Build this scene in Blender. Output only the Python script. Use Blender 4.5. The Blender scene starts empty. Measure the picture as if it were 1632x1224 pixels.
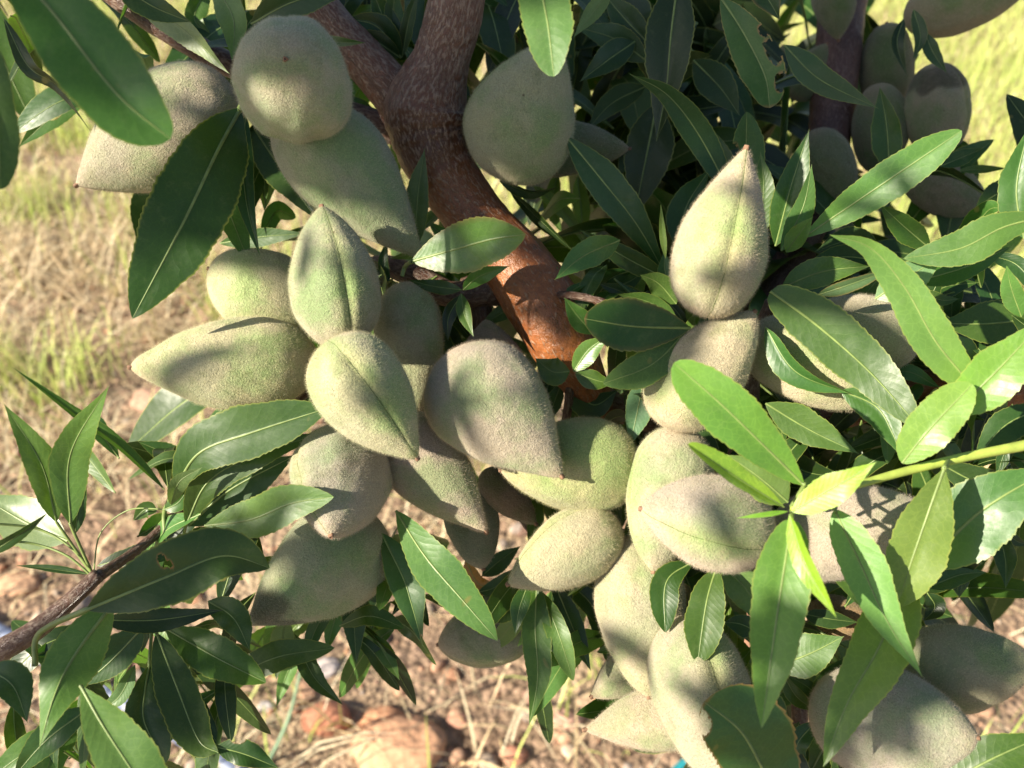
import bpy, math, random
import numpy as np
from mathutils import Vector, Matrix, noise
R = math.radians
random.seed(7); rng = np.random.default_rng(7)
scene = bpy.context.scene

# ---------------- camera, world, sun, exposure ----------------
PITCH, CAMH, TW = 40.0, 0.80, 1.168          # downward pitch, height (m), frame width per metre of depth
cam_d = bpy.data.cameras.new('camera'); cam = bpy.data.objects.new('camera', cam_d)
scene.collection.objects.link(cam); scene.camera = cam
cam.location = (0, 0, CAMH); cam.rotation_euler = (R(90 - PITCH), 0, 0)
cam_d.sensor_width = 36; cam_d.lens = 36 / TW
cam_d.clip_start = 0.005; cam_d.clip_end = 300
cam_d.dof.use_dof = True; cam_d.dof.focus_distance = 0.215; cam_d.dof.aperture_fstop = 19
MC = np.array(Matrix.Rotation(R(90 - PITCH), 3, 'X'))     # camera -> world rotation
SUN_CAM = np.array([-0.74, 0.16, 0.65]); SUN_CAM /= np.linalg.norm(SUN_CAM)
SUN = MC @ SUN_CAM
elev = math.asin(SUN[2]); azim = math.atan2(SUN[0], SUN[1])
w = bpy.data.worlds.new('World'); scene.world = w; w.use_nodes = True
nt = w.node_tree; bg = nt.nodes['Background']; sky = nt.nodes.new('ShaderNodeTexSky')
sky.sky_type = 'NISHITA'; sky.sun_disc = False; sky.sun_elevation = elev; sky.sun_rotation = azim
nt.links.new(sky.outputs[0], bg.inputs[0]); bg.inputs[1].default_value = 0.055
sl = bpy.data.lights.new('sun', 'SUN'); so = bpy.data.objects.new('sun', sl); scene.collection.objects.link(so)
sl.energy = 5.0; sl.angle = R(0.55); sl.color = (1.0, 0.90, 0.74)
so.rotation_euler = Vector(SUN.tolist()).to_track_quat('Z', 'Y').to_euler(); so.location = (-1, -1, 3)
scene.view_settings.view_transform = 'Standard'; scene.view_settings.look = 'None'
scene.view_settings.exposure = 1.34; scene.view_settings.gamma = 1
scene.render.engine = 'CYCLES'

# ---------------- helpers ----------------
def px(d): return TW * d / 1632.0
def atc(x, y, d): return np.array([(x - 816) * px(d), -(y - 612) * px(d), -d])
def tow(P): return np.asarray(P) @ MC.T + np.array([0, 0, CAMH])
def at(x, y, d): return tow(atc(x, y, d))
def nrm(v): v = np.asarray(v, float); return v / (np.linalg.norm(v, axis=-1, keepdims=True) + 1e-12)

def build(name, V, faces, mats, midx=None, uv=None, tint=None, parent=None, origin=None, smooth=True):
    V = np.asarray(V, np.float32).reshape(-1, 3)
    if origin is None: origin = np.zeros(3)
    me = bpy.data.meshes.new(name)
    faces = [np.asarray(f, np.int32) for f in faces if len(f)]
    loops = np.concatenate([f.ravel() for f in faces]); tot = np.concatenate([np.full(len(f), f.shape[1]) for f in faces])
    start = np.concatenate([[0], np.cumsum(tot)[:-1]]).astype(np.int32)
    me.vertices.add(len(V)); me.vertices.foreach_set('co', (V - np.asarray(origin, np.float32)).ravel())
    me.loops.add(len(loops)); me.loops.foreach_set('vertex_index', loops)
    me.polygons.add(len(tot)); me.polygons.foreach_set('loop_start', start)
    for m in mats: me.materials.append(m)
    if midx is not None: me.polygons.foreach_set('material_index', np.asarray(midx, np.int32))
    me.polygons.foreach_set('use_smooth', np.full(len(tot), smooth))
    if uv is not None:
        l = me.uv_layers.new(name='UVMap'); l.data.foreach_set('uv', np.asarray(uv, np.float32)[loops].ravel())
    if tint is not None:
        a = me.color_attributes.new('tint', 'FLOAT_COLOR', 'POINT')
        t = np.ones((len(V), 4), np.float32); t[:, :3] = tint; a.data.foreach_set('color', t.ravel())
    me.update(calc_edges=True); me.validate()
    o = bpy.data.objects.new(name, me); scene.collection.objects.link(o)
    if parent is not None:
        o.parent = parent; o.location = Vector(np.asarray(origin).tolist()) - parent_world(parent)
    else: o.location = Vector(np.asarray(origin).tolist())
    return o
def parent_world(p):
    v = Vector(p.location)
    while p.parent: p = p.parent; v += Vector(p.location)
    return v
def empty(name, loc, label, cat, group=None):
    o = bpy.data.objects.new(name, None); scene.collection.objects.link(o)
    o.location = Vector(np.asarray(loc).tolist()); o.empty_display_size = 0.02
    return tag(o, label, cat, group)
def tag(o, label=None, cat=None, group=None, kind=None):
    if label: o['label'] = label
    if cat: o['category'] = cat
    if group: o['group'] = group
    if kind: o['kind'] = kind
    return o
def catmull(P, n):
    P = np.asarray(P, float); k = len(P)
    if k == 2: t = np.linspace(0, 1, n)[:, None]; return P[0] * (1 - t) + P[1] * t
    Q = np.vstack([2 * P[0] - P[1], P, 2 * P[-1] - P[-2]])
    L = np.concatenate([[0], np.cumsum(np.linalg.norm(np.diff(P, axis=0), axis=1))]); L /= L[-1]
    out = []
    for t in np.linspace(0, 1, n):
        i = min(np.searchsorted(L, t, 'right') - 1, k - 2); f = (t - L[i]) / (L[i + 1] - L[i] + 1e-12)
        a, b, c, d = Q[i], Q[i + 1], Q[i + 2], Q[i + 3]
        out.append(0.5 * (2 * b + (c - a) * f + (2 * a - 5 * b + 4 * c - d) * f * f + (3 * b - a - 3 * c + d) * f ** 3))
    return np.array(out)
def grid_faces(nu, nv, close=False, off=0):
    i = np.arange(nu - 1)[:, None]; m = nv if close else nv - 1; j = np.arange(m)[None, :]
    j2 = (j + 1) % nv
    return np.stack([i * nv + j, i * nv + j2, (i + 1) * nv + j2, (i + 1) * nv + j], -1).reshape(-1, 4) + off

# ---------------- materials ----------------
def mat(name):
    m = bpy.data.materials.new(name); m.use_nodes = True; t = m.node_tree
    return m, t, t.nodes['Principled BSDF'], t.nodes['Material Output']
class G:                                        # tiny node-graph helper
    def __init__(s, t): s.t = t
    def n(s, typ, **k):
        n = s.t.nodes.new(typ)
        for a, b in k.items(): setattr(n, a, b)
        return n
    def put(s, inp, v):
        if hasattr(v, 'is_output') or isinstance(v, bpy.types.NodeSocket): s.t.links.new(v, inp)
        else: inp.default_value = v
    def math(s, op, a, b=0.0, c=None, clamp=False):
        n = s.n('ShaderNodeMath', operation=op, use_clamp=clamp); s.put(n.inputs[0], a); s.put(n.inputs[1], b)
        if c is not None: s.put(n.inputs[2], c)
        return n.outputs[0]
    def mix(s, f, a, b, typ='MIX'):
        n = s.n('ShaderNodeMix', data_type='RGBA', blend_type=typ); s.put(n.inputs[0], f)
        for i, v in ((6, a), (7, b)):
            if isinstance(v, tuple) and len(v) == 3: v = (*v, 1)
            s.put(n.inputs[i], v)
        return n.outputs[2]
    def noise(s, vec, scale, detail=3, rough=.55):
        n = s.n('ShaderNodeTexNoise'); n.inputs['Scale'].default_value = scale
        n.inputs['Detail'].default_value = detail; n.inputs['Roughness'].default_value = rough
        if vec is not None: s.t.links.new(vec, n.inputs['Vector'])
        return n.outputs['Fac']
    def ramp(s, f, lo, hi, a=0.0, b=1.0):
        n = s.n('ShaderNodeMapRange'); n.clamp = True
        for i, v in enumerate((f, lo, hi, a, b)): s.put(n.inputs[i], v)
        return n.outputs[0]
    def bump(s, h, strength, dist, nin=None):
        n = s.n('ShaderNodeBump'); n.inputs['Strength'].default_value = strength; n.inputs['Distance'].default_value = dist
        s.t.links.new(h, n.inputs['Height'])
        if nin is not None: s.t.links.new(nin, n.inputs['Normal'])
        return n.outputs[0]

def leaf_mat():
    m, t, P, O = mat('leaf_surface'); g = G(t)
    tc = g.n('ShaderNodeTexCoord'); at_ = g.n('ShaderNodeAttribute', attribute_name='tint'); tint = at_.outputs['Color']
    sp = g.n('ShaderNodeSeparateXYZ'); t.links.new(tc.outputs['UV'], sp.inputs[0])
    u, v = sp.outputs[0], sp.outputs[1]                      # u along (0..1), v across (-1..1 shifted to 0..1)
    vs = g.math('SUBTRACT', g.math('MULTIPLY', v, 2.0), 1.0); av = g.math('ABSOLUTE', vs)
    midrib = g.ramp(av, 0.0, 0.05, 1.0, 0.0)
    gpos = g.n('ShaderNodeNewGeometry').outputs['Position']
    wob = g.math('MULTIPLY', g.noise(gpos, 110, 2), 2.4)
    side = g.math('ADD', g.math('SUBTRACT', g.math('MULTIPLY', u, 15.0), g.math('MULTIPLY', av, 2.4)), wob)
    saw = g.math('ABSOLUTE', g.math('SUBTRACT', g.math('FRACT', side), 0.5))
    veins = g.math('MULTIPLY', g.ramp(saw, 0.0, 0.055, 1.0, 0.0), g.ramp(av, 0.6, 1.0, 0.65, 0.1))
    vor = g.n('ShaderNodeTexVoronoi', feature='DISTANCE_TO_EDGE'); vor.inputs['Scale'].default_value = 620
    t.links.new(gpos, vor.inputs['Vector'])
    net = g.ramp(vor.outputs['Distance'], 0.0, 0.07, 1.0, 0.0)
    n1 = g.noise(gpos, 45, 3)
    n2 = g.noise(gpos, 900, 2)
    base = g.mix(g.ramp(n1, .3, .7), g.mix(.75, tint, (0, 0, 0), 'MIX'), tint)
    base = g.mix(g.ramp(n1, .3, .75, 0.0, 1.0), g.mix(1.0, tint, (.72, .80, .75), 'MULTIPLY'), g.mix(1.0, tint, (1.22, 1.15, 1.0), 'MULTIPLY'))
    lighter = g.mix(1.0, tint, (2.0, 1.7, 1.7), 'MULTIPLY')
    midc = g.mix(.5, g.mix(1.0, tint, (2.6, 1.9, 2.2), 'MULTIPLY'), (.20, .24, .10))
    c = g.mix(g.math('MULTIPLY', veins, .22), base, lighter)
    c = g.mix(g.math('MULTIPLY', net, .20), c, lighter)
    c = g.mix(g.math('MULTIPLY', midrib, .8), c, midc)
    c = g.mix(g.ramp(av, .93, 1.0, 0.0, .6), c, (.28, .30, .06))
    c = g.mix(g.ramp(g.noise(gpos, 260, 4, .7), .55, .75, 0.0, .10), c, (.26, .27, .17))
    spots = g.ramp(g.noise(gpos, 160, 1), .76, .80)
    c = g.mix(g.math('MULTIPLY', spots, .6), c, (.20, .17, .05))
    # brown scorched parts come from the attribute's alpha-free second layer
    sc = g.n('ShaderNodeAttribute', attribute_name='scorch').outputs['Fac']
    c = g.mix(sc, c, (.26, .13, .05))
    back = g.n('ShaderNodeNewGeometry').outputs['Backfacing']
    t.links.new(c, P.inputs['Base Color'])
    t.links.new(g.math('ADD', g.ramp(n2, .3, .7, .0, .10), g.ramp(g.noise(gpos, 30, 3), .3, .7, .28, .44)), P.inputs['Roughness'])
    P.inputs['Specular IOR Level'].default_value = .55
    h = g.math('ADD', g.math('MULTIPLY', g.math('ADD', midrib, g.math('MULTIPLY', veins, .10)), -1.0),
               g.math('ADD', g.math('MULTIPLY', n2, .35), g.math('MULTIPLY', net, -.02)))
    nb = g.bump(h, .45, .00018); nb = g.bump(g.noise(gpos, 110, 2), .35, .0012, nb); nb = g.bump(g.ramp(saw, 0.0, .35), .12, .0001, nb)
    t.links.new(nb, P.inputs['Normal'])
    tr = g.n('ShaderNodeBsdfTranslucent')
    t.links.new(g.mix(1.0, c, (2.2, 2.4, .9), 'MULTIPLY'), tr.inputs[0])
    mx = g.n('ShaderNodeMixShader'); mx.inputs[0].default_value = .26
    t.links.new(P.outputs[0], mx.inputs[1]); t.links.new(tr.outputs[0], mx.inputs[2]); t.links.new(mx.outputs[0], O.inputs[0])
    return m
M_LEAF = leaf_mat()

def hull_mat():
    m, t, P, O = mat('hull_felt'); g = G(t)
    tint = g.n('ShaderNodeAttribute', attribute_name='tint').outputs['Color']
    pos = g.n('ShaderNodeNewGeometry').outputs['Position']
    big = g.noise(pos, 75, 4, .6); fine = g.noise(pos, 2300, 3, .7); mid = g.noise(pos, 420, 3, .6)
    green = g.mix(1.0, tint, (.72, .90, .60), 'MULTIPLY'); tan = g.mix(1.0, tint, (1.10, 1.0, .95), 'MULTIPLY')
    c = g.mix(g.ramp(big, .40, .58), green, tan)
    c = g.mix(g.ramp(g.noise(pos, 38, 3, .5), .50, .66, 0.0, .7), c, g.mix(1.0, tint, (.94, .90, .93), 'MULTIPLY'))  # faint mauve blotches put in for the purple-grey of grazing light on fuzz
    stain = g.math('MULTIPLY', g.ramp(g.noise(pos, 95, 5, .65), .58, .68), .55)
    c = g.mix(stain, c, g.mix(1.0, tint, (.55, .60, .42), 'MULTIPLY'))
    c = g.mix(g.ramp(fine, .35, .65), g.mix(1.0, c, (.82, .82, .80), 'MULTIPLY'), g.mix(1.0, c, (1.13, 1.13, 1.11), 'MULTIPLY'))
    vd = g.n('ShaderNodeTexVoronoi'); vd.inputs['Scale'].default_value = 110; t.links.new(pos, vd.inputs['Vector'])
    vc = g.n('ShaderNodeSeparateColor'); t.links.new(vd.outputs['Color'], vc.inputs[0])
    dot = g.math('MULTIPLY', g.ramp(vd.outputs['Distance'], .02, .05, .75, 0.0), g.math('GREATER_THAN', vc.outputs[1], .90))
    c = g.mix(dot, c, (.06, .035, .02))
    c = g.mix(g.ramp(g.noise(pos, 130, 6, .75), .60, .68, 0.0, .40), c, g.mix(1.0, tint, (1.25, 1.12, .95), 'MULTIPLY'))
    t.links.new(c, P.inputs['Base Color']); P.inputs['Roughness'].default_value = .95
    P.inputs['Specular IOR Level'].default_value = .12
    P.inputs['Sheen Weight'].default_value = .45; P.inputs['Sheen Roughness'].default_value = .5
    P.inputs['Sheen Tint'].default_value = (.85, .74, .62, 1)
    nb = g.bump(fine, .8, .0006); nb = g.bump(mid, .5, .0008, nb); t.links.new(nb, P.inputs['Normal'])
    return m
M_HULL = hull_mat()
def hair_mat():
    m, t, P, O = mat('hull_fuzz'); g = G(t)
    tint = g.n('ShaderNodeAttribute', attribute_name='tint').outputs['Color']
    t.links.new(g.mix(1.0, tint, (1.55, 1.45, 1.40), 'MULTIPLY'), P.inputs['Base Color'])
    P.inputs['Roughness'].default_value = .7; P.inputs['Specular IOR Level'].default_value = .2
    tr = g.n('ShaderNodeBsdfTranslucent'); tr.inputs[0].default_value = (.75, .66, .50, 1)
    mx = g.n('ShaderNodeMixShader'); mx.inputs[0].default_value = .5
    t.links.new(P.outputs[0], mx.inputs[1]); t.links.new(tr.outputs[0], mx.inputs[2]); t.links.new(mx.outputs[0], O.inputs[0])
    return m
M_HAIR = hair_mat()
def plain(name, col, rough=.7, nscale=600, amt=.35, bump=.3, bd=.0003):
    m, t, P, O = mat(name); g = G(t); pos = g.n('ShaderNodeNewGeometry').outputs['Position']
    n = g.noise(pos, nscale, 3)
    a = tuple(c * (1 - amt) for c in col); b = tuple(min(1, c * (1 + amt)) for c in col)
    t.links.new(g.mix(g.ramp(n, .3, .7), a, b), P.inputs['Base Color']); P.inputs['Roughness'].default_value = rough
    t.links.new(g.bump(n, bump, bd), P.inputs['Normal']); return m
M_SUT = plain('suture_green', (.10, .14, .04), .9)
M_TIP = plain('style_remnant_brown', (.20, .115, .07), .9)
M_PET = plain('petiole_green', (.16, .22, .06), .45, 400, .2)
M_SHOOT = plain('shoot_green', (.34, .42, .08), .45, 300, .2)
M_PIPE = plain('pipe_plastic', (.13, .16, .25), .5, 80, .12, .1)  # sky reflection on a black pipe put into its blue-grey base colour
M_TEAL = plain('teal_plastic', (.03, .30, .34), .4, 80, .12, .1)
def bark_mat(name, red, grey, gm):
    m, t, P, O = mat(name); g = G(t)
    tc = g.n('ShaderNodeTexCoord'); mp = g.n('ShaderNodeMapping'); t.links.new(tc.outputs['UV'], mp.inputs[0])
    mp.inputs['Scale'].default_value = (1, 1, 1)
    pos = g.n('ShaderNodeNewGeometry').outputs['Position']
    uv = mp.outputs[0]
    n1 = g.noise(pos, 90, 5, .65); n2 = g.noise(pos, 600, 4, .7)
    st = g.n('ShaderNodeMapping'); t.links.new(tc.outputs['UV'], st.inputs[0]); st.inputs['Scale'].default_value = (480, 1300, 1)
    fl = g.noise(st.outputs[0], 1.0, 4, .65)
    c = g.mix(g.ramp(n1, .3, .7), red, tuple(x * .5 for x in red))
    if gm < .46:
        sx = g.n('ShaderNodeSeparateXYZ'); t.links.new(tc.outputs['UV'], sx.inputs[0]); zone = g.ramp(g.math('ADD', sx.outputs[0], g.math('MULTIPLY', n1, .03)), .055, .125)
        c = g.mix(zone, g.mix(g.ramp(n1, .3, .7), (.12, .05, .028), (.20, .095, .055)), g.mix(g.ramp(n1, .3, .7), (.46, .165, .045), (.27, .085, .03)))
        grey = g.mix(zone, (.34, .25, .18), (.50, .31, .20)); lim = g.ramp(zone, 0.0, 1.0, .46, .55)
        cr = g.n('ShaderNodeTexVoronoi', feature='DISTANCE_TO_EDGE'); cr.inputs['Scale'].default_value = 170; t.links.new(pos, cr.inputs['Vector'])
        scar = g.math('MULTIPLY', g.ramp(g.math('ABSOLUTE', g.math('SUBTRACT', g.math('ADD', sx.outputs[0], g.math('MULTIPLY', n1, .016)), .071)), .002, .011, 1.0, 0.0), g.ramp(n2, .35, .6, .45, 1.0))
        c = g.mix(g.math('MULTIPLY', scar, .75), c, (.035, .020, .014))
        mask = g.math('MULTIPLY', g.ramp(g.math('SUBTRACT', fl, lim), 0.0, .08), g.ramp(n1, .25, .6, .6, 1.0))
    else: mask = g.math('MULTIPLY', g.ramp(fl, .48, .56), g.ramp(n1, .25, .6, gm, 1.0))
    c = g.mix(mask, c, grey)
    c = g.mix(g.ramp(n2, .35, .75, .55, 0.0), c, tuple(x * .35 for x in red))
    t.links.new(c, P.inputs['Base Color']); t.links.new(g.ramp(mask, 0.0, 1.0, .32, .62), P.inputs['Roughness'])
    h = g.math('ADD', g.math('MULTIPLY', mask, .6), g.math('ADD', n2, n1))
    t.links.new(g.bump(h, .6, .0009), P.inputs['Normal']); return m
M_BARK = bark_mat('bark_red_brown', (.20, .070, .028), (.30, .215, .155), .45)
M_BARKG = bark_mat('bark_grey_brown', (.13, .062, .04), (.24, .175, .13), .8)
M_BARKP = bark_mat('bark_shaded_limb', (.16, .075, .055), (.22, .14, .11), .5)

# ---------------- fruits ----------------
def fruit(x, y, d, L, W, ang, tilt=8, roll=90, label='', tint=(.37, .34, .23), a=.48, b=.82, bend=.06, nip=0.0,
          sut=True, fuzz=1.0, flat=.86, crease=None, lobe=None, stain=None, tipc=True, hair=1.0):
    d = d / 100.0; P = atc(x, y, d); v = nrm(-P); r = nrm(np.cross([0, 1, 0], v)); u = np.cross(v, r)
    ca, sa, ct, st = math.cos(R(ang)), math.sin(R(ang)), math.cos(R(tilt)), math.sin(R(tilt))
    ax = r * ca * ct + u * sa * ct + v * st
    e1 = nrm(v - np.dot(v, ax) * ax) if abs(st) < .98 else nrm(u - np.dot(u, ax) * ax)
    e2 = np.cross(ax, e1); s_ = e1 * math.cos(R(roll)) + e2 * math.sin(R(roll)); t_ = np.cross(ax, s_)
    k = px(d); L *= k; vis = math.sqrt(math.sin(R(roll)) ** 2 + (flat * math.cos(R(roll))) ** 2)
    Wd = W * k / vis; Td = Wd * flat
    nu, nv = 72, 72
    ss = 0.5 - 0.5 * np.cos(np.linspace(0, 1, nu) * math.pi); ss[0] = 0; ss[-1] = 1
    ph = np.linspace(0, 2 * math.pi, nv, endpoint=False)
    C = 1 / ((a / (a + b)) ** a * (b / (a + b)) ** b)
    rr = C * ss ** a * np.maximum(1 - ss, 0) ** b
    rr += nip * .17 * np.exp(-((ss - .965) / .05) ** 2) * np.maximum(1 - ss, 0) ** .35
    S, PH = np.meshgrid(ss, ph, indexing='ij'); RR = rr[:, None] * np.ones_like(PH)
    dphi = np.minimum(PH, 2 * math.pi - PH)
    sp = np.sin(math.pi * S) ** .5
    groove = (.075 * np.exp(-(dphi / .075) ** 2)) * sp; shoulder = .028 * np.exp(-((dphi - .33) / .20) ** 2) * sp
    back = -.02 * np.exp(-((math.pi - dphi) / .2) ** 2)
    sd = random.uniform(0, 100)
    NZ = np.zeros_like(RR)
    for i in range(nu):
        for j in range(nv):
            q = Vector((math.cos(ph[j]) * rr[i] * 1.3 + sd, math.sin(ph[j]) * rr[i] * 1.3, ss[i] * 3.2))
            q2 = Vector((math.cos(ph[j]) * 3.2 + sd, math.sin(ph[j]) * 3.2, ss[i] * 1.6)); NZ[i, j] = noise.noise(q) * .06 + noise.noise(q * 2.6) * .022 + noise.noise(q2) * .022 + noise.noise(q2 * 2.2) * .008
    if not sut: groove = groove * .35; shoulder = shoulder * .35
    def toward(an):
        dv = r * math.cos(R(an)) + u * math.sin(R(an)); a1, a2 = np.dot(dv, s_), np.dot(dv, t_); m1 = math.hypot(a1, a2) + 1e-9
        return (np.cos(PH) * a1 + np.sin(PH) * a2) / m1
    if crease:
        for q_ in crease: NZ -= q_[1] * np.exp(-((1 - toward(q_[0])) / .02)) * np.exp(-((S - (q_[2] if len(q_) > 2 else .25)) / .20) ** 2)
    if lobe:
        for an, am in lobe: NZ += am * np.maximum(0, toward(an)) ** 3 * np.sin(math.pi * np.clip(S, 0, 1))
    F = RR * (1 + NZ - groove + shoulder + back)
    bd = bend * L * (S ** 2 - .35)
    X = F * np.cos(PH) * Wd / 2 + bd; Y = F * np.sin(PH) * Td / 2; Z = (S - .46) * L
    V = P + Z[..., None] * ax + X[..., None] * s_ + Y[..., None] * t_
    Vw = tow(V.reshape(-1, 3)); G3 = Vw.reshape(nu, nv, 3)
    base = G3[0].mean(0)
    fc = grid_faces(nu, nv, True)
    # colour: tan at the tip and along the suture side
    tn = np.ones((nu * nv, 3)) * np.array(tint) * (np.array([.86, .93, .95]) if tint not in (GR, TA, DK, LT) else 1)
    tipf = (np.clip((S - .82) / .18, 0, 1) ** 2).ravel()[:, None]; tn = tn * (1 - tipf * .5) + np.array([.44, .34, .26]) * tipf * .5
    basef = (np.exp(-((S) / .12) ** 2)).ravel()[:, None]; tn = tn * (1 - basef * .3) + np.array([.40, .30, .22]) * basef * .3
    gs = (np.exp(-(dphi / .30) ** 2) * sp).ravel()[:, None]
    if sut: tn = tn * (1 - gs * .45) + np.array([.30, .36, .13]) * gs * .45
    if stain:
        q = (S - stain[0]) / .04 + np.array([[noise.noise(Vector((math.cos(p) * 1.5, math.sin(p) * 1.5, sd)) ) * 2.5 for p in ph]]); q2 = (stain[1] - S) / .03
        m_ = (np.clip(q, 0, 1) * np.clip(q2, 0, 1)).ravel()[:, None]; tn = tn * (1 - m_ * .62)
    # fuzz: short hairs over the whole skin
    e = np.roll(G3, -1, 1) - G3
    du = np.gradient(G3, axis=0); dv = np.roll(G3, -1, 1) - np.roll(G3, 1, 1); N = nrm(np.cross(dv, du))
    cen = G3.mean((0, 1)); N *= np.sign(((G3 - cen) * N).sum(-1, keepdims=True).mean())
    area = np.linalg.norm(np.cross(du[:-1], dv[:-1] / 2), axis=-1)
    cnt = int(min(42000, area.sum() * 1e6 * 7.5 * fuzz))
    pr = area.ravel() / area.sum(); idx = rng.choice(len(pr), cnt, p=pr); ii, jj = idx // nv, idx % nv
    fu, fv = rng.random(cnt)[:, None], rng.random(cnt)[:, None]; j2 = (jj + 1) % nv
    B = (G3[ii, jj] * (1 - fu) + G3[ii + 1, jj] * fu) * (1 - fv) + (G3[ii, j2] * (1 - fu) + G3[ii + 1, j2] * fu) * fv
    Nn = N[ii, jj]; D = nrm(Nn + rng.normal(0, .42, (cnt, 3))); Sd = nrm(np.cross(D, rng.normal(0, 1, (cnt, 3))))
    ln = rng.uniform(.0004, .00095, (cnt, 1)) * hair; wd = .000026
    H = np.stack([B - Sd * wd - Nn * .0001, B + Sd * wd - Nn * .0001, B + D * ln], 1).reshape(-1, 3)
    n0 = len(Vw); hf = (np.arange(cnt * 3).reshape(-1, 3) + n0)
    allV = np.vstack([Vw, H]); at3 = np.repeat(tn[ii * nv + jj], 3, 0)
    root = empty('almond_fruit', base, label, 'almond', 'fuzzy green almonds growing on the tree')
    build('hull', allV, [fc, hf], [M_HULL, M_HAIR], np.concatenate([np.zeros(len(fc)), np.ones(cnt)]),
          tint=np.vstack([tn, at3]), parent=root, origin=base)
    if sut:
        i0, i1 = int(nu * .10), int(nu * .95); ln_ = G3[i0:i1, 0]; n_ = N[i0:i1, 0]; sd_ = nrm(G3[i0:i1, 1] - G3[i0:i1, -1])
        q = np.linspace(0, 1, len(ln_)); hw = (.00016 * np.sin(q * math.pi) ** .5 * np.array([.75 + .6 * noise.noise(Vector((z * 9, sd, 5))) for z in q]) + .00002)[:, None]
        up = n_ * .00008
        wv = np.array([noise.noise(Vector((z * 14, sd, 0))) for z in q])[:, None] * .00025
        c0 = ln_ + sd_ * wv
        RV = np.stack([c0 - sd_ * hw - n_ * .0002, c0 + up - sd_ * hw * .5, c0 + up + sd_ * hw * .5, c0 + sd_ * hw - n_ * .0002], 1).reshape(-1, 3)
        build('suture', RV, [grid_faces(len(ln_), 4)], [M_SUT], parent=root, origin=ln_[0])
    if tipc:
        T0 = G3[-2].mean(0); A = MC @ ax; s1 = MC @ s_; t1 = MC @ t_
        rad = .00062; rs = [(-.0012, 1.0), (-.0002, 1.0), (.0004, .85), (.0005, .55), (.0002, .28), (.0000, .05)]
        VV = np.array([G3[-1].mean(0) + A * h + (s1 * math.cos(p) + t1 * math.sin(p)) * rad * q * (1 + .2 * math.sin(3 * p))
                       for h, q in rs for p in np.linspace(0, 2 * math.pi, 12, endpoint=False)])
        build('style_tip', VV, [grid_faces(len(rs), 12, True)], [M_TIP], parent=root, origin=G3[-1].mean(0))
    return root
GR = (.27, .31, .21); TA = (.36, .345, .26); GY = (.33, .31, .24); DK = (.15, .17, .10); LT = (.45, .46, .30)
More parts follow.
